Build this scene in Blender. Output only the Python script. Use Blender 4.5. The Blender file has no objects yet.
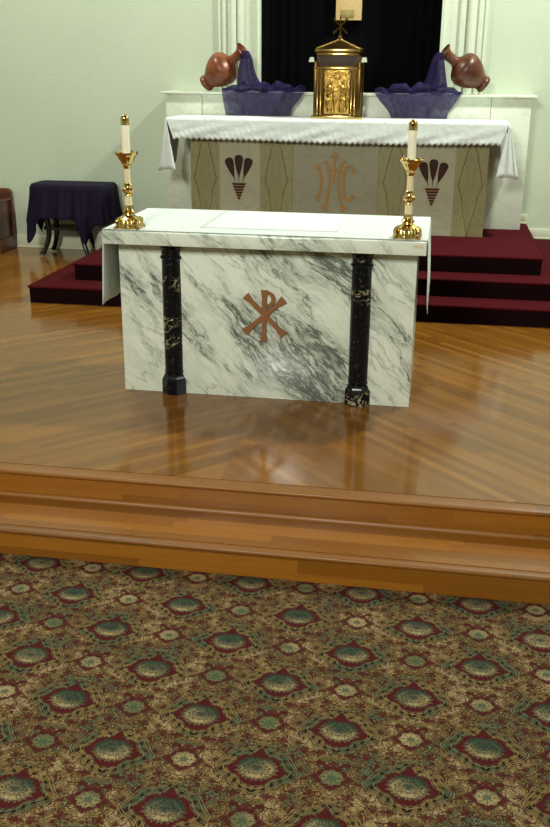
import bpy, bmesh, math, random
from mathutils import Vector, Matrix, noise as mnoise
random.seed(7)
PI = math.pi
scene = bpy.context.scene
col = scene.collection

# ------------------------------------------------------------------ node helpers
class S:
    """a scalar socket with arithmetic"""
    def __init__(s, t, k): s.t = t; s.k = k
    def _m(s, op, *a, clamp=False):
        n = s.t.nodes.new('ShaderNodeMath'); n.operation = op; n.use_clamp = clamp
        for i, v in enumerate((s,) + a):
            if isinstance(v, S): s.t.links.new(v.k, n.inputs[i])
            else: n.inputs[i].default_value = v
        return S(s.t, n.outputs[0])
    def __add__(s, o): return s._m('ADD', o)
    def __radd__(s, o): return s._m('ADD', o)
    def __sub__(s, o): return s._m('SUBTRACT', o)
    def __rsub__(s, o): return (s * -1) + o
    def __mul__(s, o): return s._m('MULTIPLY', o)
    def __rmul__(s, o): return s._m('MULTIPLY', o)
    def __truediv__(s, o): return s._m('DIVIDE', o)
    def __pow__(s, o): return s._m('POWER', o)
    def abs(s): return s._m('ABSOLUTE')
    def floor(s): return s._m('FLOOR')
    def round(s): return s._m('ROUND')
    def fract(s): return s._m('FRACT')
    def sin(s): return s._m('SINE')
    def sqrt(s): return s._m('SQRT')
    def min(s, o): return s._m('MINIMUM', o)
    def max(s, o): return s._m('MAXIMUM', o)
    def lt(s, o): return s._m('LESS_THAN', o)
    def gt(s, o): return s._m('GREATER_THAN', o)
    def atan2(s, o): return s._m('ARCTAN2', o)
    def clamp(s): return s._m('ADD', 0.0, clamp=True)
    def ss(s, a, b, lo=0.0, hi=1.0):
        n = s.t.nodes.new('ShaderNodeMapRange'); n.interpolation_type = 'SMOOTHSTEP'
        s.t.links.new(s.k, n.inputs['Value'])
        n.inputs['From Min'].default_value = a; n.inputs['From Max'].default_value = b
        n.inputs['To Min'].default_value = lo; n.inputs['To Max'].default_value = hi
        return S(s.t, n.outputs[0])

class Mat:
    def __init__(s, name):
        m = bpy.data.materials.new(name); m.use_nodes = True
        s.m = m; s.t = m.node_tree
        s.b = next(n for n in s.t.nodes if n.type == 'BSDF_PRINCIPLED')
    def n(s, typ, **kw):
        x = s.t.nodes.new(typ)
        for k, v in kw.items(): setattr(x, k, v)
        return x
    def inp(s, node, key, v):
        k = node.inputs[key]
        if isinstance(v, S): s.t.links.new(v.k, k)
        elif hasattr(v, 'is_output') or hasattr(v, 'links'): s.t.links.new(v, k)
        else: k.default_value = v
    def coord(s, kind='Object'):
        tc = s.n('ShaderNodeTexCoord'); sx = s.n('ShaderNodeSeparateXYZ')
        s.t.links.new(tc.outputs[kind], sx.inputs[0])
        return [S(s.t, sx.outputs[i]) for i in range(3)]
    def vec(s, x, y, z=0.0):
        c = s.n('ShaderNodeCombineXYZ')
        for i, v in enumerate((x, y, z)): s.inp(c, i, v)
        return c.outputs[0]
    def noise(s, v, scale, detail=3, rough=.5, out=0, dist=0.0):
        n = s.n('ShaderNodeTexNoise'); s.inp(n, 'Vector', v); n.inputs['Scale'].default_value = scale
        n.inputs['Detail'].default_value = detail; n.inputs['Roughness'].default_value = rough
        n.inputs['Distortion'].default_value = dist
        return S(s.t, n.outputs[out])
    def white(s, v):
        n = s.n('ShaderNodeTexWhiteNoise'); n.noise_dimensions = '3D'; s.inp(n, 'Vector', v)
        return S(s.t, n.outputs[0])
    def voro(s, v, scale, feature='F1', out=0):
        n = s.n('ShaderNodeTexVoronoi'); n.feature = feature; s.inp(n, 'Vector', v); n.inputs['Scale'].default_value = scale
        return S(s.t, n.outputs[out])
    def mix(s, f, a, b):
        n = s.n('ShaderNodeMix'); n.data_type = 'RGBA'
        s.inp(n, 0, f)
        for i, v in ((6, a), (7, b)):
            if isinstance(v, tuple): n.inputs[i].default_value = (*v[:3], 1)
            else: s.t.links.new(v, n.inputs[i])
        return n.outputs[2]
    def ramp(s, f, stops):
        r = s.n('ShaderNodeValToRGB'); s.inp(r, 0, f)
        e = r.color_ramp.elements
        while len(e) < len(stops): e.new(.5)
        for i, (p, c) in enumerate(stops): e[i].position = p; e[i].color = (*c, 1)
        return r.outputs[0]
    def set(s, **kw):
        names = dict(color='Base Color', rough='Roughness', metal='Metallic', coat='Coat Weight', coat_rough='Coat Roughness',
                     sheen='Sheen Weight', spec='Specular IOR Level', alpha='Alpha', trans='Transmission Weight', sss='Subsurface Weight', ior='IOR')
        for k, v in kw.items():
            if k == 'color' and isinstance(v, tuple): v = (*v[:3], 1)
            s.inp(s.b, names[k], v)
        return s
    def bump(s, h, strength=.2, dist=.01):
        n = s.n('ShaderNodeBump'); n.inputs['Strength'].default_value = strength; n.inputs['Distance'].default_value = dist
        s.inp(n, 'Height', h); s.t.links.new(n.outputs[0], s.b.inputs['Normal'])
        return s

def lin(r, g, b):
    f = lambda c: (c/255/12.92) if c/255 <= .04045 else ((c/255+.055)/1.055)**2.4
    return (f(r), f(g), f(b))

# ------------------------------------------------------------------ materials
def plain(name, c, rough=.6, bump=None, **kw):
    m = Mat(name); m.set(rough=rough, **kw)
    x, y, z = m.coord()
    n = m.noise(m.vec(x, y, z), 35, 4)
    m.set(color=m.mix(n, tuple(v*.88 for v in c), tuple(min(1, v*1.1) for v in c)))
    if bump: m.bump(m.noise(m.vec(x, y, z), bump[0], 4), bump[1], .004)
    return m.m

def wall_paint():
    m = Mat('sand_finish_wall_paint'); x, y, z = m.coord()
    a = m.noise(m.vec(x, y, z), 1.3, 3)
    g = m.noise(m.vec(x, y, z), 70, 4, .6)
    m.set(color=m.mix(a, lin(186, 197, 174), lin(196, 206, 184)), rough=.75)
    m.bump(g, .5, .006)
    return m.m

def wood(name, chevron, tones, rough=.14, width=.058, length=.9, coat=.0):
    m = Mat(name); x, y, z = m.coord()
    if chevron:
        ax = x.abs(); v = (ax + y) * .70711; w = (ax - y) * .70711
        side = x.gt(0.0)
    else:
        v = y + z * 1.0 + 10; w = x; side = x * 0.0
    i = (v / width).floor()
    r1 = m.white(m.vec(i, side, 1.0))
    j = ((w + r1 * 3.0) / length).floor()
    r2 = m.white(m.vec(i, j, side + 3.0))
    grain = m.noise(m.vec(w * 2.2 + r2 * 20, v * 42, r2 * 9), 1.6, 5, .62, dist=.25)
    fine = m.noise(m.vec(w * 8, v * 260, r2 * 5), 1.0, 3, .6)
    f = (r2 * .55 + grain * .55 + fine * .22 - .14).clamp()
    c = m.ramp(f, [(0.08, tones[0]), (.45, tones[1]), (.62, tones[2]), (.92, tones[3])])
    fr = (v / width).fract()
    seam = (fr - .5).abs().ss(.475, .498)
    fw = ((w + r1 * 3.0) / length).fract()
    seam2 = (fw - .5).abs().ss(.4975, .4995)
    sm = seam.max(seam2)
    c = m.mix(sm * .3, c, tuple(t * .35 for t in tones[0]))
    m.set(color=c, rough=m.noise(m.vec(x, y, z), 3, 3).ss(.2, .8, rough * .8, rough * 1.3), coat=coat, coat_rough=.08)
    m.bump(m.noise(m.vec(w * .9, v * 14, r2), 1.4, 3, .5) * .7 - sm * .25, .035, .005)
    return m.m

def white_marble(name='grey_veined_white_marble', dens=1.0, base=(228, 234, 222), off=0.0):
    m = Mat(name); x, y, z = m.coord()
    # veins fall from upper left to lower right
    al = (x - z) * .7071 + y * .25; ac = (x + z) * .7071 + y * .2 + off
    warp = m.noise(m.vec(al * .8, ac * .8, y), 1.5, 2, .5)
    warp2 = m.noise(m.vec(al + 9, ac, y), 4.5, 3, .55)
    a = al * 1.0; c = ac + (warp - .5) * .24 + (warp2 - .5) * .07
    n1 = m.noise(m.vec(a * .9, c * 4.0, y * .6), 1.25, 6, .62)
    v1 = (n1 - .5).abs().ss(.0, .020, 1.0, 0.0)
    n2 = m.noise(m.vec(a * 1.7 + 4, c * 8.5, y), 1.3, 6, .66)
    v2 = (n2 - .5).abs().ss(.0, .035, 1.0, 0.0)
    n3 = m.noise(m.vec(a * 4 + 2, c * 22, y), 1.3, 5, .65)
    v3 = (n3 - .5).abs().ss(.0, .08, 1.0, 0.0)
    n4 = m.noise(m.vec(a * 1.2 + 7, c * 3.1, y), 1.4, 6, .68)
    v4 = (n4 - .5).abs().ss(.0, .085, 1.0, 0.0)
    band = m.noise(m.vec(a * .8 + 3, c * 3.2, y * .5), 1.3, 5, .6)
    bx = (ac - .27 + (warp - .5) * .5); bl = (al + .10)
    patch = (bx * bx * 30 + bl * bl * 3.0).ss(.0, 1.3, 1.0, 0.0)
    cloud = (band.ss(.52, .68) * .8 + patch * .8).clamp()
    soft = cloud * n3.ss(.3, .7)
    v = (v1 * (cloud * .5 + .5) * .75 + v2 * (cloud * .8 + .12) * .8 + v3 * cloud * .5 + v4 * (cloud * .5 + .22) * .6 + soft * .38).clamp() * dens
    warm = m.noise(m.vec(x + 5, y, z), 2.0, 3)
    b = m.mix(warm, lin(*base), lin(base[0] - 12, base[1] - 10, base[2] - 16))
    c1 = m.mix(v.clamp(), b, lin(98, 106, 98))
    m.set(color=c1, rough=.2, spec=.5)
    return m.m

def black_marble():
    m = Mat('black_marble_with_gold_veins'); x, y, z = m.coord()
    w = m.noise(m.vec(x, y, z), 9, 4) - .5
    n = m.noise(m.vec(x * 7 + w * 2, y * 7, z * 9 + w * 3), 1.3, 5, .6)
    msk = m.noise(m.vec(x * 2, y * 2, z * 8), 1.1, 2).ss(.56, .66)
    v = (n - .5).abs().ss(0, .03, 1, 0) * msk
    fine = m.noise(m.vec(x + 3, y, z), 60, 3).ss(.62, .72) * .25
    c = m.mix((v + fine * .6).clamp(), lin(12, 13, 19), lin(178, 168, 125))
    m.set(color=c, rough=.16, spec=.32)
    return m.m

def onyx_panel(h):
    m = Mat('olive_onyx_with_diamond_vein'); x, y, z = m.coord()
    w = (m.noise(m.vec(x.abs(), y, z), 7, 4) - .5) * .05
    w2 = (m.noise(m.vec(x, y, z), 16, 3) - .5) * .018
    d = x.abs() / .105 + (z - h * .52).abs() / (h * .5) * .96 + (w + w2) * 9 - .98
    line = d.abs().ss(.0, .085, 1, 0)
    n = m.noise(m.vec(x.abs() * 3, y, z * 1.5), 3, 5, .6)
    v2 = (n - .5).abs().ss(0, .02, 1, 0) * .28
    base = m.mix(m.noise(m.vec(x, y, z), 40, 4, .7), lin(132, 125, 84), lin(160, 152, 112))
    inner = m.mix((d.lt(0.0)) * .35, base, lin(134, 132, 94))
    c = m.mix((line * .75 + v2).clamp(), inner, lin(88, 62, 30))
    m.set(color=c, rough=.3)
    return m.m

def altar_stone(name, a, b):
    m = Mat(name); x, y, z = m.coord()
    n = m.noise(m.vec(x * .6 + z * .7, y, z), 3, 6, .65)
    v = (n - .5).abs().ss(0, .03, 1, 0) * .3
    c = m.mix(m.noise(m.vec(x, y, z), 18, 5, .7), lin(*a), lin(*b))
    m.set(color=m.mix(v, c, tuple(t * .72 for t in lin(*a))), rough=.4)
    return m.m

def carpet_pattern():
    m = Mat('medallion_patterned_carpet'); x, y, z = m.coord()
    PX, PY, Y0 = .4936, .463, -1.926
    wx = (m.noise(m.vec(x, y, 0.0), 60, 2) - .5) * .006
    wy = (m.noise(m.vec(x + 7, y, 0.0), 60, 2) - .5) * .006
    X = x + wx; Y = y + wy
    def cell(ox, oy):
        a = X - ox; b = Y - oy
        return a - (a / PX).round() * PX, b - (b / PY).round() * PY
    def pick(c1, c2):
        d1 = c1[0] * c1[0] + c1[1] * c1[1]; d2 = c2[0] * c2[0] + c2[1] * c2[1]
        s = d2.lt(d1)
        return c1[0] + (c2[0] - c1[0]) * s, c1[1] + (c2[1] - c1[1]) * s
    p, q = pick(cell(0.0, Y0), cell(PX / 2, Y0 + PY / 2))
    sp, sq = pick(cell(PX / 2, Y0), cell(0.0, Y0 + PY / 2))
    ap = p.abs()
    # palette
    maroon = lin(84, 22, 27); dark = lin(34, 24, 18); gold = lin(138, 112, 62); olive = lin(100, 90, 50)
    beige = lin(196, 174, 126); teal = lin(76, 100, 78); blue = lin(40, 58, 62)
    # patches of green, olive and beige yarn
    big = m.noise(m.vec(X, Y, 0.0), 5.5, 2)
    sy = m.vec(ap, q, 0.0)
    lw = (m.noise(sy, 26, 2) - .5) * .05
    lw2 = (m.noise(m.vec(ap + 4, q, 0.0), 26, 2) - .5) * .05
    sv = m.vec(ap + lw, q + lw2, 0.0)
    dist = m.voro(sv, 33, 'F1', 0)
    edge = m.voro(sv, 33, 'DISTANCE_TO_EDGE', 0)
    fedge = m.voro(m.vec(ap + lw2, q + lw, 2.0), 75, 'DISTANCE_TO_EDGE', 0)
    rnd = m.noise(m.vec(ap, q, 3.0), 14, 2)
    leaf = m.ramp((rnd * .75 + big * .75 - .25).clamp(), [(.30, teal), (.42, olive), (.52, gold), (.64, beige), (.80, olive)])
    curl = (dist * 30 + lw * 120).sin() * .5 + .5
    leaf = m.mix(curl.ss(.0, .35, .75, 0.0), leaf, dark)
    leaf = m.mix(curl.ss(.8, 1.0) * .55, leaf, beige)
    leaf = m.mix(fedge.ss(.0, .09, .45, 0.0), leaf, dark)
    leaf = m.mix(edge.ss(.015, .07, .95, 0.0), leaf, maroon)
    leaf = m.mix((m.noise(sy, 21, 2).ss(.58, .64)) * .85, leaf, maroon)
    c = leaf
    # scroll frame round each large medallion, an ogee with a point above and below
    ang = q.atan2(ap)
    aq = q.abs()
    r = ((p * p) / (.142 * .142) + (q * q) / (.112 * .112)).sqrt()
    dia = ap / .165 + aq / .128
    lob = (ang * 7.0).sin()
    gapn = m.noise(m.vec(ap + 2, q, 1.0), 15, 2)
    g = r * .62 + dia * .46 + lob * .045 + (lw + lw2) * .9 - (ap / .02).ss(.0, 1.6, .10, 0.0) + (gapn - .5) * .16
    band = g.ss(.70, .73) * g.ss(1.08, 1.11, 1.0, 0.0)
    gap = m.noise(m.vec(ap + 2, q, 1.0), 19, 2).ss(.52, .58)
    scal = ((ang * 19 + g * 9).sin() * .5 + .5).ss(.25, .5)
    bandc = m.mix(big.ss(.44, .54), teal, gold)
    bandc = m.mix(scal * .7 + gap * .3, m.mix(gap, dark, olive), bandc)
    bandc = m.mix((g - .79).abs().ss(.0, .030, .85, 0.0), bandc, m.mix(big, olive, beige))
    bandc = m.mix((g - .97).abs().ss(.0, .022, .9, 0.0), bandc, m.mix(big, olive, beige))
    bandc = m.mix((g - 1.045).abs().ss(.0, .022, .9, 0.0), bandc, m.mix(big, gold, beige))
    bandc = m.mix((g - 1.008).abs().ss(.0, .012, .9, 0.0), bandc, dark)
    c = m.mix(band * (1.0 - gap * .55), c, bandc)
    fld = g.ss(.68, .72, 1.0, 0.0)
    c = m.mix(fld, c, maroon)
    # rosette in the middle
    fa = q.atan2(p)
    pr = ((p * p) / (.072 * .072) + (q * q) / (.058 * .058)).sqrt()
    pet = pr + (fa * 11).sin().abs() * .14 + (lw + lw2) * 5.0
    rosc = m.mix((big * .6 + (q * 3.0 + .2)).ss(.42, .62), beige, teal)
    rosc = m.mix(((pet * 15).sin() * .5 + .5).ss(.62, .95) * .6, rosc, dark)
    rosc = m.mix(((fa * 11).sin().abs()).ss(0.0, .35, .4, 0.0) * pr.ss(.45, .6), rosc, lin(52, 46, 30))
    rosc = m.mix(curl.ss(.1, .4, .7, 0.0), rosc, lin(46, 52, 38))
    rosc = m.mix(fedge.ss(.0, .10, .6, 0.0), rosc, dark)
    rosc = m.mix(pr.ss(.1, .4, .75, 0.0), rosc, m.mix(fedge.ss(.02, .12), blue, teal))
    c = m.mix(pet.ss(.98, 1.06, 1.0, 0.0), c, rosc)
    # small rosettes between
    sr = ((sp * sp) / (.044 * .044) + (sq * sq) / (.038 * .038)).sqrt()
    sa = sq.atan2(sp)
    spet = sr + (sa * 4).sin().abs() * .22 + (lw + lw2) * 4.0
    sd = sp.abs() / .072 + sq.abs() / .062 + (lw + lw2) * 2.0
    c = m.mix(sd.ss(.95, 1.08, .9, 0.0), c, maroon)
    src = m.mix(((sa * 4).sin().abs()).ss(.0, .35), lin(50, 46, 30), m.mix(big.ss(.4, .6), lin(120, 124, 84), beige))
    src = m.mix(curl.ss(.1, .4, .5, 0.0), src, lin(50, 48, 34))
    src = m.mix(sr.ss(.2, .45, .8, 0.0), src, teal)
    c = m.mix(spet.ss(1.0, 1.1, 1.0, 0.0), c, src)
    # yarn grain
    yarn = m.noise(m.vec(x, y, 0.0), 420, 2)
    c = m.mix(yarn * .5 + .12, c, dark)
    m.set(color=c, rough=.95, spec=.1)
    m.bump(yarn, .4, .004)
    return m.m

def carpet_plain():
    m = Mat('burgundy_carpet'); x, y, z = m.coord()
    n = m.noise(m.vec(x, y, z), 240, 3); b = m.noise(m.vec(x, y, z), 5, 2)
    m.set(color=m.mix(n * .7 + b * .3, lin(56, 11, 16), lin(80, 20, 26)), rough=.97, spec=.05)
    m.bump(n, .5, .004)
    return m.m

def cloth(name, c, wscale=0, **kw):
    m = Mat(name); x, y, z = m.coord()
    n = m.noise(m.vec(x, y, z), 14, 4)
    m.set(color=m.mix(n, tuple(v * .93 for v in c), c), rough=.85, spec=.2, **kw)
    m.bump(m.noise(m.vec(x, y, z), 9, 4, .6), .25, .03)
    return m.m

def gold(name='polished_brass', c=(216, 186, 118), rough=.18):
    m = Mat(name); x, y, z = m.coord()
    n = m.noise(m.vec(x, y, z), 30, 3)
    m.set(color=m.mix(n, lin(*c), lin(c[0] - 30, c[1] - 32, c[2] - 25)), metal=1.0, rough=rough)
    m.bump(m.noise(m.vec(x, y, z), 90, 2), .15, .004)
    return m.m

def relief_gold():
    m = Mat('hammered_gold_relief'); x, y, z = m.coord()
    n = m.noise(m.vec(x, y, z), 38, 4, .6)
    m.set(color=m.mix(n, lin(150, 108, 38), lin(222, 186, 104)), metal=1.0, rough=.24)
    m.bump(n, .8, .012)
    return m.m

def copper_glaze(name, a, b):
    m = Mat(name); x, y, z = m.coord()
    n = m.noise(m.vec(x, y, z), 9, 5, .65)
    s = m.noise(m.vec(x, y, z + 4), 60, 3).ss(.6, .7)
    m.set(color=m.mix(s * .3, m.mix(n.ss(.35, .65), lin(*a), lin(*b)), lin(70, 34, 22)), rough=.36, metal=.1)
    return m.m

def tulle():
    m = Mat('sheer_purple_tulle'); x, y, z = m.coord()
    n = m.noise(m.vec(x * 4, y, z), 8, 4)
    m.set(color=m.mix(n, lin(32, 26, 58), lin(50, 42, 82)), rough=.8, spec=.1)
    tr = m.n('ShaderNodeBsdfTransparent'); tr.inputs[0].default_value = (.78, .74, .9, 1)
    mx = m.n('ShaderNodeMixShader')
    weave = m.noise(m.vec(x, y, z), 25, 2)
    m.inp(mx, 0, weave.ss(.2, .8, .60, .82))
    out = next(n for n in m.t.nodes if n.type == 'OUTPUT_MATERIAL')
    m.t.links.new(tr.outputs[0], mx.inputs[1]); m.t.links.new(m.b.outputs[0], mx.inputs[2])
    m.t.links.new(mx.outputs[0], out.inputs[0])
    return m.m

oak = [lin(104, 64, 20), lin(122, 78, 26), lin(131, 85, 30), lin(146, 97, 37)]
oak_step = [lin(112, 66, 16), lin(130, 80, 20), lin(138, 86, 23), lin(152, 98, 30)]
M = dict(
    wall=wall_paint(), floor=wood('chevron_oak_boards', True, oak, rough=.12, width=.05, length=1.1), step=wood('oak_step_boards', False, oak_step, rough=.3, width=.062, length=1.3),
    nose=wood('oak_nosing', False, oak[:2] + oak_step[1:3], rough=.42, width=.5, length=1.6),
    marble=white_marble(), mensa=white_marble('grey_veined_marble_slab', .8, (224, 230, 218), .35), blackm=black_marble(),
    carpet=carpet_pattern(), red=carpet_plain(),
    riser=plain('shaded_riser_carpet', lin(26, 10, 12), .95, spec=.05),  # step carpet with the risers' shade painted in as a near-black tone
    trim=plain('white_gloss_trim', lin(204, 213, 192), .4), base=plain('cream_baseboard_paint', lin(205, 208, 180), .5),
    niche=plain('black_velvet_backing', lin(7, 6, 8), .95, bump=(90, .3), spec=.05),
    linen=cloth('white_linen', lin(222, 230, 226)), linen2=cloth('white_satin_linen', lin(232, 239, 235)),
    purple=cloth('dark_purple_cloth', lin(20, 11, 36)), tulle=tulle(),
    brass=gold(), brass_dark=gold('aged_brass', (112, 88, 44), .3), relief=relief_gold(),
    copper=plain('matte_copper', lin(136, 88, 48), .5, metal=.1),
    ivory=plain('cream_onyx', lin(226, 210, 168), .25), wax=plain('cream_wax', lin(238, 234, 206), .45, sss=.1),
    clay=copper_glaze('burnished_clay', (138, 74, 38), (98, 48, 24)), bronze=copper_glaze('bronze_glaze', (106, 56, 30), (70, 36, 20)),
    stone=altar_stone('pale_grey_green_stone', (138, 134, 108), (152, 148, 122)), stone2=altar_stone('pale_cream_stone', (160, 156, 130), (172, 168, 142)),
    shelf=altar_stone('white_retable_marble', (206, 212, 194), (220, 226, 208)),
    inlay=plain('brown_wooden_inlay', lin(56, 30, 20), .6, spec=.2), inlay2=plain('tan_wooden_inlay', lin(150, 108, 70), .5),
    gilt=plain('ochre_gilt_inlay', lin(160, 116, 48), .45), darkwood=plain('dark_polished_wood', lin(26, 16, 14), .25),
    pew=wood('reddish_brown_bench_wood', False, [lin(58, 26, 14), lin(84, 40, 20), lin(104, 52, 26), lin(130, 70, 34)], rough=.3, width=.4, length=2),
    frieze=plain('brown_patinated_band', lin(62, 42, 22), .55),
    tan=plain('tan_wooden_board', lin(206, 176, 120), .5), plaque=plain('olive_brass_plaque', lin(140, 124, 66), .4),
    tape=plain('beige_tape', lin(206, 190, 150), .6), bundle=plain('pale_crumpled_fabric', lin(204, 202, 188), .8),
    ceil=plain('brown_ceiling_boards', lin(120, 100, 78), .8),
)
M['onyx'] = onyx_panel(.90)

# ------------------------------------------------------------------ geometry helpers
def wloc(p):
    v = Vector((0, 0, 0))
    while p is not None: v = v + p.location; p = p.parent
    return v

class MB:
    def __init__(s): s.bm = bmesh.new()
    def box(s, x0, x1, y0, y1, z0, z1, bev=0.0, seg=2):
        b = bmesh.new()
        bmesh.ops.create_cube(b, size=1)
        for v in b.verts:
            v.co = Vector(((x0 + x1) / 2 + v.co.x * (x1 - x0), (y0 + y1) / 2 + v.co.y * (y1 - y0), (z0 + z1) / 2 + v.co.z * (z1 - z0)))
        if bev: bmesh.ops.bevel(b, geom=b.edges[:], offset=bev, segments=seg, profile=.5, affect='EDGES')
        s.merge(b); return s
    def merge(s, b):
        me = bpy.data.meshes.new('tmp'); b.to_mesh(me); b.free(); s.bm.from_mesh(me); bpy.data.meshes.remove(me)
    def lathe(s, prof, c, axis=(0, 0, 1), seg=48, mod=None, phase=0.0):
        """prof: (radius, distance along axis) pairs"""
        a = Vector(axis).normalized(); q = Vector((0, 0, 1)).rotation_difference(a).to_matrix()
        c = Vector(c); rings = []
        b = s.bm
        for r, h in prof:
            if r < 1e-6: rings.append([b.verts.new(c + q @ Vector((0, 0, h)))]); continue
            ring = []
            for i in range(seg):
                t = 2 * PI * i / seg + phase; rr = r * (mod(t, h) if mod else 1)
                ring.append(b.verts.new(c + q @ Vector((rr * math.cos(t), rr * math.sin(t), h))))
            rings.append(ring)
        for A, B in zip(rings, rings[1:]):
            if len(A) == 1 and len(B) == 1: continue
            for i in range(seg):
                j = (i + 1) % seg
                if len(A) == 1: b.faces.new((A[0], B[j], B[i]))
                elif len(B) == 1: b.faces.new((A[i], A[j], B[0]))
                else: b.faces.new((A[i], A[j], B[j], B[i]))
        return s
    def tube(s, pts, rad, seg=12, flat=1.0):
        pts = [Vector(p) for p in pts]; n = len(pts)
        if not hasattr(rad, '__len__'): rad = [rad] * n
        b = s.bm; rings = []; up = None
        for i, p in enumerate(pts):
            d = (pts[min(i + 1, n - 1)] - pts[max(i - 1, 0)]).normalized()
            if up is None:
                up = Vector((0, 1, 0)) if abs(d.y) < .9 else Vector((1, 0, 0))
            u = (up - d * up.dot(d)).normalized(); w = d.cross(u); up = u
            rings.append([b.verts.new(p + u * rad[i] * math.cos(2 * PI * k / seg) * flat + w * rad[i] * math.sin(2 * PI * k / seg)) for k in range(seg)])
        for A, B in zip(rings, rings[1:]):
            for k in range(seg): b.faces.new((A[k], A[(k + 1) % seg], B[(k + 1) % seg], B[k]))
        b.faces.new(rings[0][::-1]); b.faces.new(rings[-1])
        return s
    def prism(s, poly, y0, y1):
        """outline in x,z extruded from y0 to y1"""
        b = s.bm
        A = [b.verts.new((x, y0, z)) for x, z in poly]; B = [b.verts.new((x, y1, z)) for x, z in poly]
        b.faces.new(A); b.faces.new(B[::-1])
        n = len(poly)
        for i in range(n): b.faces.new((A[i], B[i], B[(i + 1) % n], A[(i + 1) % n]))
        return s
    def prism_z(s, poly, z0, z1):
        b = s.bm
        A = [b.verts.new((x, y, z0)) for x, y in poly]; B = [b.verts.new((x, y, z1)) for x, y in poly]
        b.faces.new(A[::-1]); b.faces.new(B)
        n = len(poly)
        for i in range(n): b.faces.new((A[i], A[(i + 1) % n], B[(i + 1) % n], B[i]))
        return s
    def ribbon(s, pts, w, y0, y1):
        """flat stroke in the x,z plane with per-point width"""
        n = len(pts); L = []; R = []
        if not hasattr(w, '__len__'): w = [w] * n
        for i, (x, z) in enumerate(pts):
            a = pts[max(i - 1, 0)]; c = pts[min(i + 1, n - 1)]
            dx, dz = c[0] - a[0], c[1] - a[1]; l = math.hypot(dx, dz) or 1
            L.append((x - dz / l * w[i] / 2, z + dx / l * w[i] / 2)); R.append((x + dz / l * w[i] / 2, z - dx / l * w[i] / 2))
        b = s.bm
        def row(P, y): return [b.verts.new((x, y, z)) for x, z in P]
        Lf, Rf, Lb, Rb = row(L, y0), row(R, y0), row(L, y1), row(R, y1)
        for i in range(n - 1):
            b.faces.new((Lf[i], Lf[i + 1], Rf[i + 1], Rf[i])); b.faces.new((Lb[i], Rb[i], Rb[i + 1], Lb[i + 1]))
            b.faces.new((Lf[i], Lb[i], Lb[i + 1], Lf[i + 1])); b.faces.new((Rf[i], Rf[i + 1], Rb[i + 1], Rb[i]))
        b.faces.new((Lf[0], Rf[0], Rb[0], Lb[0])); b.faces.new((Lf[-1], Lb[-1], Rb[-1], Rf[-1]))
        return s
    def grid(s, rows, closed=False):
        b = s.bm; R = [[b.verts.new(p) for p in r] for r in rows]
        for A, B in zip(R, R[1:]):
            n = len(A)
            for i in range(n if closed else n - 1):
                b.faces.new((A[i], A[(i + 1) % n], B[(i + 1) % n], B[i]))
        return s
    def build(s, name, mat, parent=None, smooth=True, angle=35, origin=None):
        bmesh.ops.recalc_face_normals(s.bm, faces=s.bm.faces)
        if parent is not None: o0 = wloc(parent)
        elif origin is not None: o0 = Vector(origin)
        else: o0 = Vector((0, 0, 0))
        bmesh.ops.translate(s.bm, verts=s.bm.verts, vec=-o0)
        me = bpy.data.meshes.new(name); s.bm.to_mesh(me); s.bm.free()
        me.materials.append(mat)
        if smooth:
            me.shade_smooth()
            me.set_sharp_from_angle(angle=math.radians(angle))
        o = bpy.data.objects.new(name, me); col.objects.link(o)
        if parent is not None: o.parent = parent
        else: o.location = o0
        return o

def tag(o, label, cat, group=None):
    o['label'] = label; o['category'] = cat
    if group: o['group'] = group
    return o
def struct(o): o['kind'] = 'structure'; return o
def thing(name, loc, label, cat, group=None):
    o = bpy.data.objects.new(name, None); col.objects.link(o); o.location = loc; o.empty_display_size = .1
    return tag(o, label, cat, group)
def solid(o, t, off=0.0):
    m = o.modifiers.new('thickness', 'SOLIDIFY'); m.thickness = t; m.offset = off; return o
def sm(pts, k=6):
    """Catmull-Rom through the points"""
    out = []; n = len(pts)
    for i in range(n - 1):
        p = [Vector(pts[max(0, min(n - 1, i + d))]) for d in (-1, 0, 1, 2)]
        for j in range(k):
            t = j / k
            out.append(tuple(.5 * ((2 * p[1]) + (p[2] - p[0]) * t + (2 * p[0] - 5 * p[1] + 4 * p[2] - p[3]) * t * t + (3 * p[1] - p[0] - 3 * p[2] + p[3]) * t ** 3)))
    out.append(tuple(pts[-1])); return out

H = .138      # rise of the wooden step
E1 = -1.310   # front edge of the wooden platform
E2 = -1.657   # front edge of the lower step
WY = 4.50     # back wall
RX = 6.0

# ------------------------------------------------------------------ the setting
struct(MB().box(-RX, RX, -11, E2 + .03, -2 * H - .05, -2 * H).build('floor', M['carpet'], origin=(0, 0, 0)))
struct(MB().box(-RX, RX, E1 + .09, WY, -.06, 0).build('floor_platform', M['floor']))
struct(MB().box(-RX, RX, E1 - .0, E1 + .09, -.022, 0, .009, 3).build('trim_1', M['nose']))
struct(MB().box(-RX, RX, E1 + .016, E1 + .09, -H, -.022).build('trim_2', M['step']))
# quarter round where the riser meets the lower tread
qr = [(E1 + .016 - .020 * math.sin(a), -H + .020 * math.cos(a)) for a in [i * PI / 2 / 6 for i in range(7)]]
b = MB(); b.grid([[(x, y, z) for y, z in [(E1 + .03, -H + .02)] + qr + [(E1 + .03, -H)]] for x in (-RX, RX)], True)
struct(b.build('trim_3', M['nose']))
struct(MB().box(-RX, RX, E2 + .05, E1 + .09, -H - .05, -H).build('floor_step', M['step']))
struct(MB().box(-RX, RX, E2, E2 + .05, -H - .024, -H, .010, 3).build('trim_4', M['nose']))
struct(MB().box(-RX, RX, E2 + .016, E2 + .07, -2 * H - .01, -H - .022).build('trim_5', M['step']))

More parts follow.
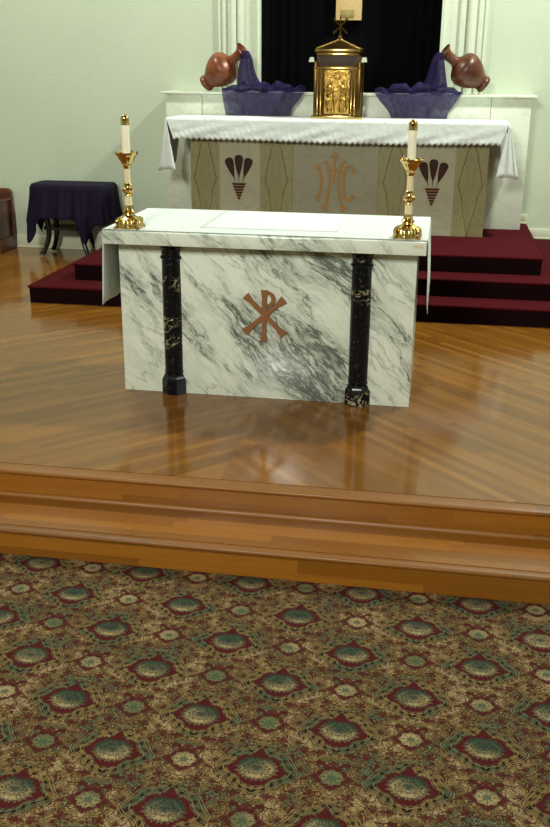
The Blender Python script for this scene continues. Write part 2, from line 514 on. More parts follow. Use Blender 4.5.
NX, NT = .872, 4.1
NB = 4.92
b = MB()
b.box(-RX, -NX, WY, WY + .6, -.1, 6.4); b.box(NX, RX, WY, WY + .6, -.1, 6.4)
b.box(-NX, NX, WY, WY + .6, -.1, 1.60); b.box(-NX, NX, WY, WY + .6, NT, 6.4)
struct(b.build('wall_back', M['wall'], smooth=False))
# niche lining
b = MB()
rows = []
for z in (1.60, NT):
    rows.append([(-NX + 2 * NX * i / 120, NB - .005 * math.sin(i * .9) * (.6 + .4 * math.sin(i * .13)), z) for i in range(121)])
b.grid(rows)
b.box(-NX, -NX + .012, WY + .01, NB, 1.6, NT); b.box(NX - .012, NX, WY + .01, NB, 1.6, NT)
b.box(-NX, NX, WY + .01, NB, 1.585, 1.602); b.box(-NX, NX, WY + .01, NB, NT - .01, NT)
struct(b.build('wall_niche', M['niche']))
# moulded casing on both sides of the niche: (distance from niche edge, projection)
prof = [(0, .0), (0, .05), (.028, .055), (.034, .03), (.045, .022), (.17, .022), (.175, .045), (.20, .052), (.225, .045), (.232, .012), (.240, .012),
        (.247, .05), (.27, .066), (.295, .06), (.32, .04), (.326, .020), (.338, .020), (.344, .034), (.37, .038), (.378, .014), (.40, .014), (.404, .026), (.424, .026), (.428, .0)]
for s_ in (-1, 1):
    b = MB()
    b.grid([[(s_ * (NX + d), WY - p, z) for d, p in prof] for z in (1.60, NT + .1)])
    for z in (1.60, NT + .1):
        b.bm.faces.new([b.bm.verts.new((s_ * (NX + d), WY - p, z)) for d, p in prof])
    struct(b.build('trim_6' if s_ < 0 else 'trim_7', M['trim'], angle=50))
struct(MB().box(-RX - .2, -RX, -11, WY + .6, -.4, 6.4).build('wall_left', M['wall'], smooth=False))
struct(MB().box(RX, RX + .2, -11, WY + .6, -.4, 6.4).build('wall_right', M['wall'], smooth=False))
struct(MB().box(-RX - .2, RX + .2, -11.2, -11, -.4, 6.4).build('wall_front', M['wall'], smooth=False))
struct(MB().box(-RX - .2, RX + .2, -11.2, WY + .6, 6.4, 6.5).build('ceiling', M['ceil'], smooth=False))
def baseb(name, x0, x1, z0, h):
    b = MB(); b.box(x0, x1, WY - .018, WY, z0, z0 + h, .004); b.box(x0, x1, WY - .026, WY, z0, z0 + .018, .004)
    struct(b.build(name, M['base']))
baseb('baseboard_left', -RX, -2.40, 0, .135)
baseb('baseboard_right', 1.842, 2.12, .29, .10)
baseb('baseboard_back', 1.70, 1.842, .435, .095)
baseb('baseboard_side', 2.12, RX, .0, .135)
# three carpeted steps up to the high altar
def cstep(hx, y0, z0, z1):
    b = MB()
    b.box(-hx, hx, y0, WY, z1 - .020, z1, .009, 3)
    o = struct(b.build('floor_carpeted_step', M['red']))
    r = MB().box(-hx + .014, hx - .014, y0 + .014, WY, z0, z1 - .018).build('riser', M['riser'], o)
    return o
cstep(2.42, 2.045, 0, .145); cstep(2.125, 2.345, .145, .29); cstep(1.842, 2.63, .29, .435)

# ------------------------------------------------------------------ front altar
A = thing('altar', (0, .3, 0), 'white and grey veined marble altar with two black columns, standing on the oak platform', 'altar')
MB().box(-.884, .864, 0, .60, 0, .928, .003).build('body', M['marble'], A)
MB().box(-.932, .912, -.146, .79, .928, 1.0, .004).build('top_slab', M['mensa'], A)
for cx in (-.567, .556):
    cy = .018
    shaft = [(.058, .11), (.0585, .13), (.0625, .135), (.0625, .143), (.059, .147), (.060, .35), (.061, .50), (.060, .70), (.059, .80), (.059, .825), (.066, .83), (.069, .837), (.066, .845), (.060, .85), (.060, .885)]
    c = MB().lathe(shaft, (cx, cy, 0), seg=40).build('column', M['blackm'], A)
    bp_ = MB()
    bp_.lathe([(0, 0), (.080, 0), (.080, .088), (.073, .098), (.066, .112), (.064, .122), (0, .122)], (cx, cy, 0), seg=8, phase=PI / 8)
    bp_.build('column_base', M['blackm'], c, angle=20)
    cp = MB().lathe([(.060, .88), (.063, .892), (.070, .896), (.074, .902), (.074, .908), (.070, .911), (.078, .915), (.078, .928)], (cx, cy, 0), seg=40)
    cp.build('capital', M['blackm'], c)
# chi-rho emblem
e = MB(); y0, y1 = -.014, .001
def bar(p0, p1, w=.026, fl=.048):
    global y0
    y0 -= .0007
    x0, z0 = p0; x1, z1 = p1
    f = lambda t: (x0 + (x1 - x0) * t, z0 + (z1 - z0) * t)
    e.ribbon([f(t) for t in (0, .03, .16, .5, .84, .97, 1)], [fl, fl * .93, w, w, w, fl * .93, fl], y0, y1)
bar((-.119, .632), (.112, .404)); bar((.110, .618), (-.124, .412)); bar((-.006, .668), (-.009, .359), .027, .042)
arc = [(.000 + .047 * math.sin(a), .615 + .041 * math.cos(a)) for a in [i * PI / 14 for i in range(15)]]
y0 -= .001
e.ribbon(arc, [.019] * 4 + [.024] * 7 + [.017] * 4, -.0125, y1)
e.build('christogram', M['copper'], A)
MB().box(.842, .894, -.148, -.1455, .970, .985).build('tape_strip', M['tape'], A)

# white cloth: lies on the slab, hangs down both ends
def wav(x, y, s=3, a=1): return a * mnoise.noise(Vector((x * s, y * s, 1.7)))
b = MB(); rows = []
path = [(-.958, .560), (-.954, .62), (-.950, .72), (-.945, .82), (-.940, .92), (-.937, .985), (-.934, 1.0045)] + \
       [(-.90 + 1.8 * i / 24, 1.0045) for i in range(25)] + [(.9145, 1.0045), (.9175, .985), (.920, .92), (.922, .84), (.924, .76), (.926, .68), (.928, .60)]
for i, (x, z) in enumerate(path):
    r = []
    for j in range(25):
        t = j / 24; y = -.105 + t * .885
        dx = 0
        if abs(x) > .92 and z < .98: dx = math.copysign(1, x) * (.006 + .006 * math.sin(t * 21 + x)) * (1 - z) * 2
        yy = y - (.018 * (1 - z) if j == 0 and z < .98 else 0)
        r.append((x + dx, yy, z + (.0008 * wav(x, y, 8) if abs(x) < .92 else 0)))
    rows.append(r)
b.grid(rows)
o = solid(b.build('altar_cloth', M['linen'], origin=(0, .3, 1.0)), .0022, 1)
tag(o, 'smooth white cloth over the front altar, hanging down at both ends', 'altar cloth')
b = MB(); b.grid([[(-.40 + .80 * i / 16, .06 + .70 * j / 12, 1.0079) for j in range(13)] for i in range(17)])
o = solid(b.build('linen_square', M['linen2'], origin=(0, .4, 1.009)), .0015, 1)
tag(o, 'bright white linen spread flat on the middle of the front altar', 'linen')

# ------------------------------------------------------------------ candlesticks
def candlestick(x, y, z, label):
    t = thing('candlestick', (x, y, z), label, 'candlestick', 'brass altar candlesticks')
    c = (x, y, z)
    lobes = lambda th, h: 1 + (.07 * abs(math.sin(th * 8)) if .008 < h < .062 else 0)
    MB().lathe([(0, .0), (.072, .0), (.078, .006), (.076, .012), (.074, .020), (.074, .040), (.068, .052), (.052, .062), (.040, .068), (.030, .074),
                (.028, .080), (.036, .086), (.038, .092), (.030, .099), (.026, .104), (.0, .104)], c, seg=64, mod=lobes).build('base', M['brass'], t)
    for k in range(4):
        a = PI / 4 + k * PI / 2; dx, dy = math.cos(a), math.sin(a)
        pts = sm([(x + dx * r, y + dy * r, z + h) for r, h in ((.060, .052), (.078, .045), (.082, .028), (.079, .014), (.089, .006), (.096, .008))], 4)
        n = len(pts)
        MB().tube(pts, [.008 + .003 * math.sin(i / n * 9) for i in range(n)], 8).build('foot', M['brass'], t)
    sec = MB().lathe([(.0225, .100), (.0215, .14), (.020, .185)], c, seg=32).build('lower_stem', M['ivory'], t)
    # leaf collars clasping the stem
    lc = lambda th, h: 1 + .12 * abs(math.sin(th * 3))
    MB().lathe([(.0235, .102), (.026, .104), (.0245, .112), (.0235, .120), (.0225, .128), (.0225, .103)], c, seg=36, mod=lc).build('collar', M['brass'], t)
    MB().lathe([(.018, .178), (.024, .182), (.020, .192), (.021, .198), (.030, .206), (.0335, .214), (.030, .222), (.021, .228), (.019, .236), (.025, .242), (.022, .248), (.018, .252)],
               c, seg=40, mod=lambda th, h: 1 + .13 * abs(math.sin(th * 4)) * (1 if .2 < h < .225 else .3)).build('knop', M['brass'], t)
    MB().lathe([(.0185, .248), (.0175, .29), (.0165, .338)], c, seg=32).build('upper_stem', M['ivory'], t)
    MB().lathe([(.0, .325), (.014, .327), (.018, .334), (.021, .345), (.026, .352), (.024, .358), (.033, .370), (.042, .386), (.046, .394), (.050, .402), (.059, .410), (.062, .418),
                (.058, .421), (.046, .412), (.026, .409), (.0, .409)], c, seg=48, mod=lambda th, h: 1 + .06 * abs(math.sin(th * 6)) * (h > .35)).build('drip_pan', M['brass'], t)
    for k in range(6):
        a = k * PI / 3 + .3
        MB().tube([(x + math.cos(a) * .057, y + math.sin(a) * .057, z + .411), (x + math.cos(a) * .061, y + math.sin(a) * .061, z + .423), (x + math.cos(a) * .064, y + math.sin(a) * .064, z + .429)],
                  [.006, .006, .003], 8).build('pan_leaf', M['brass'], t)
    return t
def candle(x, y, z, label):
    t = thing('candle', (x, y, z), label, 'candle', 'white altar candles')
    MB().lathe([(0, 0), (.0225, 0), (.0225, .175), (.0215, .180), (0, .180)], (x, y, z), seg=32).build('wax', M['wax'], t)
    MB().lathe([(.0236, .160), (.0242, .162), (.0236, .166), (.0232, .190), (.0240, .193), (.0238, .198), (.018, .207), (.011, .212), (.007, .2125), (.0, .206)], (x, y, z), seg=32).build('brass_cap', M['brass'], t)
    MB().tube([(x, y, z + .200), (x + .001, y, z + .217)], .0013, 6).build('wick', M['niche'], t)
zc = 1.0082
candlestick(-.797, -.035, zc, 'ornate brass and cream candlestick on the left end of the front altar')
candle(-.797, -.035, zc + .4095, 'white candle with brass cap in the left candlestick, seen against the bare wall')
candlestick(.800, -.035, zc, 'ornate brass and cream candlestick on the right end of the front altar')
candle(.800, -.035, zc + .4095, 'white candle with brass cap in the right candlestick, seen against the rear altar')

# ------------------------------------------------------------------ high altar
ZP = .435; FY = 3.58
HA = thing('high_altar', (0, 3.85, ZP), 'wide stone rear altar with onyx panels and inlaid emblems on the red carpeted steps', 'altar')
top = 1.395
MB().box(-1.375, 1.375, FY + .008, 4.07, ZP, top).build('body', M['stone'], HA)
MB().box(-1.50, 1.50, 3.50, 4.06, 1.39, 1.440, .004).build('top_slab', M['shelf'], HA)
MB().box(-.395, .395, FY, FY + .01, ZP, 1.376).build('centre_panel', M['stone'], HA, smooth=False)
for x0, x1 in ((-1.375, -1.095), (-.71, -.40), (.40, .70), (1.085, 1.375)):
    o = MB().box(x0, x1, FY, FY + .01, ZP, 1.376).build('onyx_panel', M['onyx'], HA, smooth=False)
    # centre the vein diamond on the panel
    off = Vector(((x0 + x1) / 2, FY, ZP)) - HA.location
    for v in o.data.vertices: v.co -= off
    o.location = off
    o['label'] = 'olive onyx panel with a diamond of brown veins'
for x0, x1 in ((-1.095, -.71), (.70, 1.085)):
    p = MB().box(x0, x1, FY, FY + .01, ZP, 1.376).build('emblem_panel', M['stone2'], HA, smooth=False)
    xc = (x0 + x1) / 2 - (0.0 if x0 > 0 else .008)
    def feather(cx, z0, cz, w, ang):
        pts = []; L = cz - z0
        outl = [(0, .0), (.25, .05), (.5, .30), (.75, .46), (.9, .5), (.97, .36), (1.0, .12)]
        R = [(u * w, t * L) for t, u in outl]; Lf = [(-u * w, t * L) for t, u in outl[1:]][::-1]
        ca, sa = math.cos(ang), math.sin(ang)
        return [(cx + a * ca + b_ * sa, z0 - a * sa + b_ * ca) for a, b_ in R + Lf]
    for dx, ang, h in ((-.030, -.30, .245), (0, 0, .262), (.030, .30, .245)):
        f = MB(); f.prism(feather(xc + dx, .858, .858 + h, .082, ang), FY - .005, FY + .001)
        f.build('feather', M['inlay'], p)
    for i in range(6):
        wt = .068 * (1 - i / 6.3); z1 = .862 - i * .026
        f = MB(); f.prism([(xc - wt, z1), (xc + wt, z1), (xc + wt * .86, z1 - .017), (xc - wt * .86, z1 - .017)], FY - .005, FY + .001)
        f.build('basket_band', M['inlay'], p)
    f = MB(); f.prism([(xc - .068, .865), (xc + .068, .865), (xc + .004, .704), (xc - .004, .704)], FY - .002, FY + .001)
    f.build('basket', M['inlay2'], p)
# IHC monogram
e = MB(); ya, yb = FY - .005, FY + .001
def st(pts, w, flare=1.0):
    global ya
    ya -= .0005
    P = sm([(a, 0, c) for a, c in pts], 5); n = len(P)
    ws = [w * (1 + .55 * flare * (abs(i / (n - 1) - .5) * 2) ** 6) for i in range(n)]
    e.ribbon([(a, c) for a, _, c in P], ws, ya, yb)
st([(-.158, 1.03), (-.147, .998), (-.130, .95), (-.128, .882), (-.141, .792), (-.157, .747)], .024)
st([(-.176, 1.008), (-.162, 1.040), (-.140, 1.048)], .017); st([(-.186, .762), (-.163, .752), (-.150, .717)], .017)
st([(-.108, 1.074), (-.080, 1.065), (-.068, 1.022), (-.055, .973), (-.051, .874), (-.069, .764), (-.087, .674), (-.096, .630)], .023)
st([(-.128, .660), (-.097, .665), (-.076, .630)], .017)
st([(.098, 1.080), (.066, 1.070), (.050, 1.03), (.037, .975), (.031, .877), (.044, .768), (.067, .678), (.078, .630)], .023)
st([(.108, .660), (.078, .668), (.058, .630)], .017)
st([(-.076, 1.022), (-.045, 1.003), (-.010, 1.008), (.02, 1.003), (.050, 1.022)], .019)
st([(-.012, 1.159), (-.010, 1.0), (-.009, .876)], .020); st([(-.052, 1.122), (-.012, 1.125), (.027, 1.122)], .020)
st([(.170, .985), (.163, 1.02), (.140, 1.043), (.110, 1.03), (.085, .986), (.075, .888), (.084, .789), (.111, .737), (.145, .735), (.168, .776)], .023, 1.2)
st([(.182, .99), (.158, .985)], .022)
o = e.build('monogram', M['gilt'], HA); o['label'] = 'ochre IHC monogram with small cross'

# retable behind the high altar
RT = thing('retable', (0, 4.29, ZP), 'plain white marble shelf block behind the rear altar, wider than the altar', 'retable')
MB().box(-1.745, 1.745, 4.09, WY - .004, ZP, 1.64, .003).build('body', M['shelf'], RT)
MB().box(-1.79, 1.79, 4.062, WY - .004, 1.64, 1.662, .004).build('cap_slab', M['shelf'], RT)
for x in (-1.38, -.5, .5, 1.38):
    MB().box(x - .0025, x + .0025, 4.087, 4.095, ZP, 1.64).build('joint', M['stone'], RT)

# cloth of the high altar
TZ = 1.4455
b = MB()
nx, ny = 120, 10
XL, XR, YF, YB = -1.575, 1.525, 3.478, 4.055
b.grid([[(XL + (XR - XL) * i / nx, YF + (YB - YF) * j / ny, TZ + .0016 * wav(XL + 3.1 * i / nx, j * .06, 7)) for j in range(ny + 1)] for i in range(nx + 1)])
# front drop with scalloped hem
nd = 9; N = 720
rows = []
for k in range(nd + 1):
    t = k / nd; r = []
    for i in range(N + 1):
        x = XL + (XR - XL) * i / N
        xs = x * (1 - .045 * t)
        drop = .178 + .017 * abs(math.sin(x * PI / .055)) + .008 * math.sin(x * 2.1 + 1)
        yy = YF - .004 * math.sin(t * PI / 2) - .010 * t * (1 + wav(x * 1.3 + t * .9, t * .3, 4, 1.2)) - .0045 * t * wav(x + t * .25, t, 13)
        r.append((xs, yy, TZ - drop * t if t > 0 else TZ))
    rows.append(r)
b.grid(rows)
# ends: a folded corner falling lower than the front
for s_, X0 in ((-1, XL), (1, XR)):
    path = []
    K = 40
    rows = []
    for k in range(13):
        t = k / 12; r = []
        for i in range(K + 1):
            u = i / K
            if u < .45:                       # the corner fold facing forward
                f = u / .45
                bx = X0 + s_ * (-.085 + .20 * f) * (t ** 1.0); by = YF - .012 + .10 * t * f * f
                tx, ty = X0, YF
                zb = .475 - .020 * math.sin(f * PI) + .015 * f
            else:                             # the end drop, running back to the retable
                f = (u - .45) / .55
                bx = X0 + s_ * (.115 - .06 * f + .014 * math.sin(f * 14)) * t; by = YF + .088 + (YB - YF - .088) * f
                tx, ty = X0, YF + (YB - YF) * f
                zb = .485 - .05 * f
            yy = ty + (by - ty) * t - (.010 * math.sin(u * 30) * t if u < .45 else 0)
            r.append((bx if True else 0, yy, TZ - zb * t + .0))
        rows.append(r)
    b.grid(rows)
bmesh.ops.remove_doubles(b.bm, verts=b.bm.verts, dist=.0004)
o = solid(b.build('altar_cloth', M['linen'], origin=(0, 3.77, 1.43), angle=60), .0018, 1)
tag(o, 'white cloth with scalloped hem over the rear altar, its corners hanging in folds', 'altar cloth')

# ------------------------------------------------------------------ tabernacle
TX, TY0, TY1, TB = -.022, 3.70, 4.02, 1.4485
T = thing('tabernacle', (TX, 3.86, TB), 'gold box shaped tabernacle with pyramid roof and cross, at the centre of the rear altar', 'tabernacle')
def tb(x0, x1, y0, y1, z0, z1, bev=.003): return MB().box(TX + x0, TX + x1, y0, y1, TB + z0, TB + z1, bev)
tb(-.205, .205, TY0 + .035, TY1, .02, .50).build('body', M['brass_dark'], T)
tb(-.235, .235, TY0, TY1 + .02, 0, .028).build('plinth', M['brass'], T)
tb(-.215, .215, TY0 + .018, TY0 + .036, .028, .455).build('front_frame', M['brass_dark'], T)
for sx in (-.215, .185):
    for yy in (TY0 + .005, TY1 - .015):
        tb(sx, sx + .03, yy, yy + .03, .028, .495, .006).build('corner_post', M['brass_dark'], T)
for sx in (-.178, -.148, .132, .162):
    MB().lathe([(.010, .035), (.010, .045), (.0075, .05), (.0075, .412), (.010, .417), (.010, .428)], (TX + sx, TY0 + .010, TB), seg=16).build('colonnette', M['brass'], T)
dr = tb(-.118, .118, TY0 + .008, TY0 + .022, .045, .425).build('door', M['relief'], T)
for sx in (-.127, .117): tb(sx, sx + .010, TY0 + .004, TY0 + .024, .036, .432).build('door_jamb', M['inlay'], T)
tb(-.215, .215, TY0 + .004, TY0 + .03, .428, .445).build('lintel', M['brass'], T)
# relief of two standing robed figures under a wreath
def figure(cx, s_):
    f = MB()
    f.lathe([(.0, 0), (.036, .004), (.034, .04), (.030, .10), (.026, .165), (.032, .20), (.030, .222), (.014, .24), (0, .242)], (cx, TY0 + .008, TB + .055), seg=20,
            mod=lambda th, h: 1 + .14 * math.sin(th * 9 + h * 30))
    f.lathe([(0, .0), (.013, .006), (.018, .018), (.015, .032), (0, .038)], (cx, TY0 + .006, TB + .296), seg=16)
    f.tube(sm([(cx + s_ * .02, TY0, TB + .245), (cx + s_ * .045, TY0 - .004, TB + .20), (cx + s_ * .03, TY0 - .012, TB + .165), (cx - s_ * .012, TY0 - .014, TB + .18)], 4), .010, 8)
    f.tube([(cx + s_ * .030, TY0, TB + .315), (cx + s_ * .044, TY0 - .002, TB + .25), (cx + s_ * .050, TY0, TB + .10)], [.004, .014, .006], 8)
    return f
figure(TX - .056, -1).build('relief_figure', M['relief'], dr); figure(TX + .056, 1).build('relief_figure', M['relief'], dr)
ring = [(TX + .030 * math.cos(a), TY0 + .003, TB + .372 + .030 * math.sin(a)) for a in [i * 2 * PI / 20 for i in range(21)]]
MB().tube(ring, .007, 8).build('relief_wreath', M['relief'], dr)
tb(-.190, .190, TY0 + .02, TY1 - .01, .445, .545).build('frieze', M['frieze'], T)
for sx in (-.262, .212):
    MB().prism([(TX + sx, TB + .490), (TX + sx + .05, TB + .490), (TX + sx + .043, TB + .530), (TX + sx + .012, TB + .530)], TY0 - .005, TY0 + .05).build('corner_acroterion', M['trim'], T)
tb(-.190, .190, TY0 + .005, TY1, .545, .565).build('lower_cornice', M['brass'], T)
tb(-.205, .205, TY0 - .008, TY1 + .01, .574, .602, .006).build('upper_cornice', M['brass'], T)
tb(-.180, .180, TY0 + .012, TY1 - .01, .562, .576).build('cornice_band', M['brass_dark'], T)
rf = MB(); ym = (TY0 + TY1) / 2
r0 = [(TX - .195, TY0), (TX + .195, TY0), (TX + .195, TY1), (TX - .195, TY1)]; r1 = [(TX - .028, ym - .024), (TX + .028, ym - .024), (TX + .028, ym + .024), (TX - .028, ym + .024)]
rf.grid([[(x, y, TB + .602) for x, y in r0], [(x, y, TB + .672) for x, y in r1], [(x * .0 + TX, ym, TB + .680) for x, y in r1]], True)
rf.build('roof', M['brass_dark'], T, smooth=False)
for (a, c) in zip(r0, r1):
    MB().tube([(a[0], a[1], TB + .604), (c[0], c[1], TB + .674)], .006, 8).build('roof_rib', M['brass'], T)
MB().lathe([(.030, .670), (.034, .676), (.030, .686), (.014, .694), (.012, .70), (.020, .708), (.012, .718), (0, .72)], (TX, ym, TB), seg=24).build('finial', M['brass'], T)
cz = TB + .795
cr = MB()
for k in range(4):
    a = PI / 4 + k * PI / 2
    cr.tube([(TX, ym, cz), (TX + .055 * math.cos(a), ym, cz + .055 * math.sin(a)), (TX + .088 * math.cos(a), ym, cz + .088 * math.sin(a))], [.006, .008, .013], 8)
cr.tube([(TX, ym, TB + .715), (TX, ym, TB + .885)], .006, 8)
cr.build('cross', M['brass_dark'], T)

# board hanging in the niche, foot of what is above the frame
P = thing('wooden_board', (-.05, 4.86, 2.34), 'tan upright wooden board on the black niche above the tabernacle, with small plaque', 'board')
MB().box(-.178, .078, 4.84, 4.90, 2.338, 3.4, .003).build('board', M['tan'], P)
MB().box(-.128, .006, 4.832, 4.842, 2.362, 2.432, .002).build('plaque', M['plaque'], P)

# ------------------------------------------------------------------ vases and tulle
def vase(base, mouth, mat, label, R=1.0):
    base = Vector(base); mouth = Vector(mouth); L = (mouth - base).length; ax = mouth - base
    t = thing('vase', base, label, 'vase', 'tipped vases on the retable')
    prof = [(0, .0), (.070, .0), (.082, .008), (.086, .03), (.080, .045), (.072, .056), (.080, .075), (.108, .115), (.134, .155), (.154, .20), (.166, .25), (.168, .285), (.158, .32), (.132, .350), (.098, .372), (.068, .388),
            (.052, .40), (.047, .44), (.048, .48), (.054, .51), (.068, .535), (.088, .553), (.092, .562), (.087, .566), (.070, .548), (.048, .51), (.040, .46), (.040, .42)]
    k = L / .566
    b = MB().lathe([(r * R, h * k) for r, h in prof], base, axis=ax, seg=56)
    b.build('body', mat, t)
    a = ax.normalized()
    MB().lathe([(.0715, .052), (.076, .056), (.0715, .061)], base, axis=ax, seg=48).build('foot_ring', mat, t)
    MB().lathe([(.053, .392 * k), (.058, .398 * k), (.053, .404 * k)], base, axis=ax, seg=40).build('neck_ring', mat, t)
    return t
vase((-1.388, 4.25, 1.726), (-.976, 4.14, 2.040), M['clay'], 'reddish brown clay vase tipped towards the centre, left of the tabernacle', .96)
vase((1.318, 4.25, 1.742), (.908, 4.14, 2.036), M['bronze'], 'darker bronze brown vase tipped towards the centre, right of the tabernacle', .94)

def drape(sgn, x_in, x_out, mouth, heap, swag_bot, label, seed):
    """sheer cloth: pours from the vase mouth, heaps on the retable edge, hangs down in front of it"""
    b = MB(); rnd = random.Random(seed)
    # falling part: folded ring, narrow at the mouth and wide at the heap
    rows = []; n = 64
    path = sm([(mouth[0], mouth[1], mouth[2]), (mouth[0] + sgn * .015, mouth[1] - .02, mouth[2] - .07), (mouth[0] + sgn * .02, mouth[1] - .02, mouth[2] - .2), (heap[0], heap[1], heap[2])], 8)
    for i, p in enumerate(path):
        t = i / (len(path) - 1)
        rx = .036 + .080 * t ** 1.3; ry = .040 + .02 * t
        rows.append([(p[0] + rx * math.cos(a) * (1 + .07 * math.sin(7 * a + seed + t)), p[1] + ry * math.sin(a) * (1 + .22 * math.sin(11 * a + t * 2)), p[2] + .006 * math.sin(5 * a) * t)
                     for a in [2 * PI * k / n for k in range(n)]])
    b.grid(rows, True)
    # heap along the ledge: a wrinkled roll
    lo, hi = min(x_in, x_out), max(x_in, x_out)
    rows = []; m_ = 70
    for i in range(m_ + 1):
        t = i / m_; x = lo + (hi - lo) * t
        rr = (.018 + .040 * math.sin(PI * min(1, t * 1.0)) ** .6) * (.82 + .14 * math.sin(x * 31 + seed) + .12 * math.sin(x * 57))
        yc = 4.075 + .02 * math.sin(x * 9)
        zc_ = 1.664 + rr * 1.0 + .008 * math.sin(x * 27)
        rows.append([(x + .012 * math.sin(3 * a + x * 40), yc + rr * 1.5 * math.cos(a), zc_ + rr * .82 * math.sin(a) * (1 + .15 * math.sin(4 * a + x * 30))) for a in [2 * PI * k / 20 for k in range(20)]])
    b.grid(rows, True)
    # swag hanging down the front of the retable: bowl-shaped outline, three soft layers
    for lay in range(1):
        rows = []; nx_, nz_ = 110, 16
        for k in range(nz_ + 1):
            t = k / nz_; r = []
            for i in range(nx_ + 1):
                u = i / nx_
                xt = lo + .0 + (hi - lo) * u
                xb = swag_bot[0] + (swag_bot[1] - swag_bot[0]) * u
                bow = math.sin(t * PI / 2) ** 1.7
                x = xt + (xb - xt) * bow
                pl = .004 * math.sin(u * 70 + 3 * t + seed) + .008 * math.sin(u * 23 + t * 2 + lay) * math.sin(u * 9 + seed)
                y = 4.030 - lay * .018 - .045 * math.sin(t * PI) ** .8 - .012 * t + pl * (1 - .3 * t)
                z = 1.695 - .253 * t + .006 * math.sin(u * 21 + seed) * (1 - t) - (.012 * lay * (1 - t))
                r.append((x, y, max(z, 1.452)))
            rows.append(r)
        b.grid(rows)
    o = b.build('purple_tulle', M['tulle'], origin=(heap[0], 4.05, 1.44), angle=70)
    return tag(o, label, 'fabric', 'purple fabric poured from the vases')
drape(1, -1.165, -.36, (-.955, 4.10, 2.035), (-.900, 4.08, 1.72), (-1.13, -.50), 'purple sheer fabric pouring from the reddish vase on the left down to the rear altar', 1)
drape(-1, .30, 1.10, (.885, 4.10, 2.030), (.855, 4.08, 1.72), (.46, .98), 'purple sheer fabric pouring from the bronze vase on the right down to the rear altar', 4)

# ------------------------------------------------------------------ side table with purple cloth
cx_, cy_ = -2.80, 4.20
ST = thing('side_table', (cx_, cy_, 0), 'dark wooden table with curved legs against the wall, under a purple cloth', 'table')
def rrect(hx, hy, r, n=8):
    out = []
    for qx, qy, a0 in ((1, 1, 0), (-1, 1, 90), (-1, -1, 180), (1, -1, 270)):
        for i in range(n + 1):
            a = math.radians(a0 + 90 * i / n); out.append((cx_ + qx * (hx - r) + r * math.cos(a), cy_ + qy * (hy - r) + r * math.sin(a)))
    return out
MB().prism_z(rrect(.39, .19, .05), .712, .738).build('tabletop', M['darkwood'], ST)
MB().prism_z(rrect(.36, .14, .03), .66, .712).build('apron', M['darkwood'], ST)
MB().prism_z([(x_ - .13, y_) for x_, y_ in rrect(.20, .12, .05)], .27, .30).build('lower_shelf', M['darkwood'], ST)
for sx in (-1, 1):
    for sy in (-1, 1):
        f = lambda d, z: (cx_ - .08 + sx * d * .72, cy_ + sy * (d * .42), z)
        pts = sm([f(.29, .70), f(.32, .58), f(.29, .44), f(.255, .30), f(.265, .18), f(.31, .08), f(.345, .03), f(.35, .02)], 5)
        n = len(pts)
        MB().tube(pts, [.036 - .014 * min(1, i / n * 1.2) + (.010 if i > n - 6 else 0) for i in range(n)], 12).build('leg', M['darkwood'], ST)
# cloth: top plus a skirt whose length varies round the table, with pointed corners
b = MB()
per = []
npm = 240
rim = rrect(.415, .195, .07, 10)
# resample the rim evenly
segs = [Vector((*p, 0)) for p in rim] + [Vector((*rim[0], 0))]
Ls = [0]
for a, c in zip(segs, segs[1:]): Ls.append(Ls[-1] + (c - a).length)
for k in range(npm):
    d = Ls[-1] * k / npm
    i = max(j for j in range(len(Ls) - 1) if Ls[j] <= d)
    per.append(segs[i].lerp(segs[i + 1], (d - Ls[i]) / max(1e-9, Ls[i + 1] - Ls[i])))
ct = Vector((cx_, cy_, 0))
top_z = .746
rows = [[(ct.x + (p.x - ct.x) * s_, ct.y + (p.y - ct.y) * s_, top_z) for p in per] for s_ in (.05, .35, .65, .9, .98)]
def hem(p):
    a = math.atan2((p.y - cy_) / .195, (p.x - cx_) / .415)    # front is -90 degrees
    deg = math.degrees(a)
    L = .34
    for c0, w, h in ((-135, 7, .26), (-165, 18, .05), (-68, 8, .25), (-50, 8, .05), (-8, 16, .02), (30, 12, .2), (150, 12, .2)):
        L += h * math.exp(-((deg - c0) / w) ** 2)
    return L
for k in range(1, 15):
    t = k / 14; r = []
    for i, p in enumerate(per):
        o_ = (p - ct); out = Vector((o_.x / .415 ** 1.2, o_.y / .195 ** 1.2, 0)).normalized()
        fl = .012 + .050 * t ** 1.3 * (1 + .5 * math.sin(i * .32)) + .014 * t * math.sin(i * .75 + 1)
        q = p + out * fl
        q.y = min(q.y, WY - .022)
        r.append((q.x, q.y, top_z - .004 - (hem(p) - .004) * t))
    rows.append(r)
b.grid(rows, True)
b.bm.faces.new([v for v in b.bm.verts][:npm])
o = solid(b.build('table_cloth', M['purple'], origin=(cx_, cy_, .77), angle=70), .003, -1)
tag(o, 'dark purple cloth draped over the small table by the left wall', 'tablecloth')
# pale crumpled bundle between the table and the steps
b = MB()
bmesh.ops.create_icosphere(b.bm, subdivisions=4, radius=1)
for v in b.bm.verts:
    d = v.co.copy(); n = 1 + .28 * mnoise.noise(d * 2.3) + .16 * mnoise.noise(d * 6)
    z = d.z * .5 + .5
    v.co = Vector((-2.58 + .066 * d.x * n * (1.15 - .5 * z) + .05 * z, 4.27 + .06 * d.y * n, max(0, .17 + .165 * d.z * n)))
o = b.build('cloth_bundle', M['bundle'], origin=(-2.55, 4.27, 0), angle=80)
tag(o, 'pale crumpled bundle on the floor between the purple table and the steps', 'bundle')

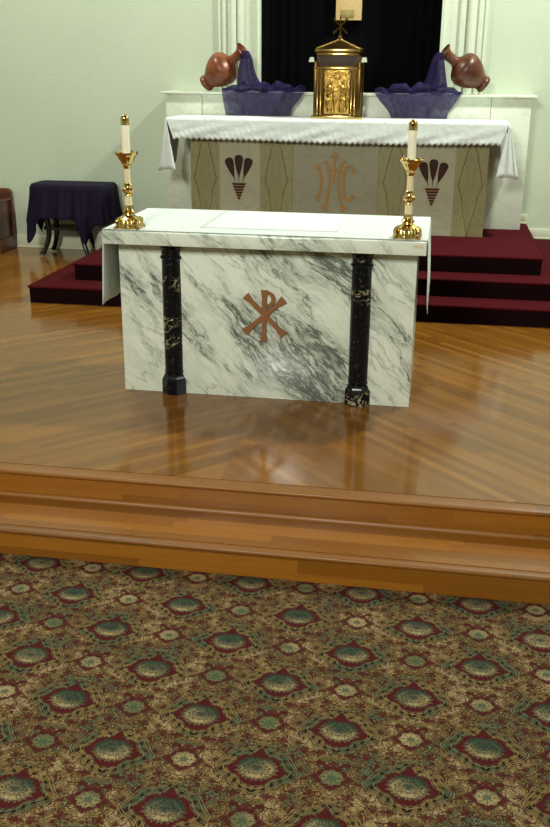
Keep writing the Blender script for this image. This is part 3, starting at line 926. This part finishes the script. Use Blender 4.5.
# ------------------------------------------------------------------ wooden bench at the left edge
BN = thing('wooden_bench', (-4.0, 4.2, 0), 'reddish brown wooden bench by the wall, cut off by the left edge', 'bench')
def rr_poly(x0, x1, z0, z1, r):
    return [(x0, z0), (x1, z0)] + [(x1 - r + r * math.cos(a), z1 - r + r * math.sin(a)) for a in [i * PI / 16 for i in range(9)]] + [(x0 + r - r * math.sin(a), z1 - r + r * math.cos(a)) for a in [i * PI / 16 for i in range(9)]]
MB().prism(rr_poly(-4.68, -3.60, .10, .645, .05), 4.40, 4.44).build('back_panel', M['pew'], BN)
MB().box(-4.67, -3.66, 3.95, 4.40, .36, .40, .006).build('seat', M['pew'], BN)
for x0 in (-4.70, -3.66):
    o = MB().box(x0, x0 + .04, 3.92, 4.44, .06, .52, .006).build('side_panel', M['pew'], BN)
    MB().box(x0 - .015, x0 + .06, 3.90, 4.44, .52, .555, .012, 3).build('armrest', M['pew'], BN)
    MB().box(x0 - .012, x0 + .055, 3.90, 4.455, 0, .14, .008).build('foot', M['pew'], BN)

# ------------------------------------------------------------------ lights and camera
def area(name, loc, target, size, power, color=(1, 1, 1), spread=None, sy=None):
    l = bpy.data.lights.new(name, 'AREA'); l.size = size; l.energy = power; l.color = color
    if sy: l.shape = 'RECTANGLE'; l.size_y = sy
    if spread: l.spread = spread
    o = bpy.data.objects.new(name, l); col.objects.link(o); o.location = loc
    o.rotation_euler = (Vector(target) - Vector(loc)).to_track_quat('-Z', 'Y').to_euler()
    return o
tint = (.95, 1.0, .92)
area('sanctuary_lamp_right', (3.3, 2.7, 6.2), (-1.2, 4.2, 1.0), .35, 430, tint)
area('sanctuary_lamp_left', (-3.3, 2.5, 6.2), (1.2, 4.2, 1.0), .45, 190, tint)
area('nave_lamp', (-1.0, -8.5, 4.6), (0, 0, .4), 1.4, 620, (1.0, 1.0, .90))
area('window_daylight', (5.8, -1.5, 2.8), (0, 1, .8), .7, 45, (.85, .93, 1.0), sy=2.2)
w = bpy.data.worlds.new('world'); scene.world = w; w.use_nodes = True
w.node_tree.nodes['Background'].inputs[0].default_value = (.9, 1, .9, 1); w.node_tree.nodes['Background'].inputs[1].default_value = .1

cam = bpy.data.cameras.new('camera'); co = bpy.data.objects.new('camera', cam); col.objects.link(co)
yaw, pitch, roll = math.radians(-9.6467), math.radians(-20.1645), math.radians(.4528)
F = Vector((math.sin(yaw) * math.cos(pitch), math.cos(yaw) * math.cos(pitch), math.sin(pitch)))
R = Vector((math.cos(yaw), -math.sin(yaw), 0)); U = R.cross(F)
R2 = math.cos(roll) * R + math.sin(roll) * U; U2 = -math.sin(roll) * R + math.cos(roll) * U
m = Matrix((R2, U2, -F)).transposed().to_4x4(); m.translation = Vector((.9616, -5.3012, 1.88))
co.matrix_world = m
cam.sensor_fit = 'VERTICAL'; cam.sensor_height = 24; cam.lens = 939.49 / 827 * 24
cam.clip_start = .05
scene.camera = co
scene.view_settings.view_transform = 'Standard'; scene.view_settings.look = 'None'
scene.view_settings.exposure = -0.12; scene.view_settings.gamma = 1.0
scene.view_settings.use_curve_mapping = False
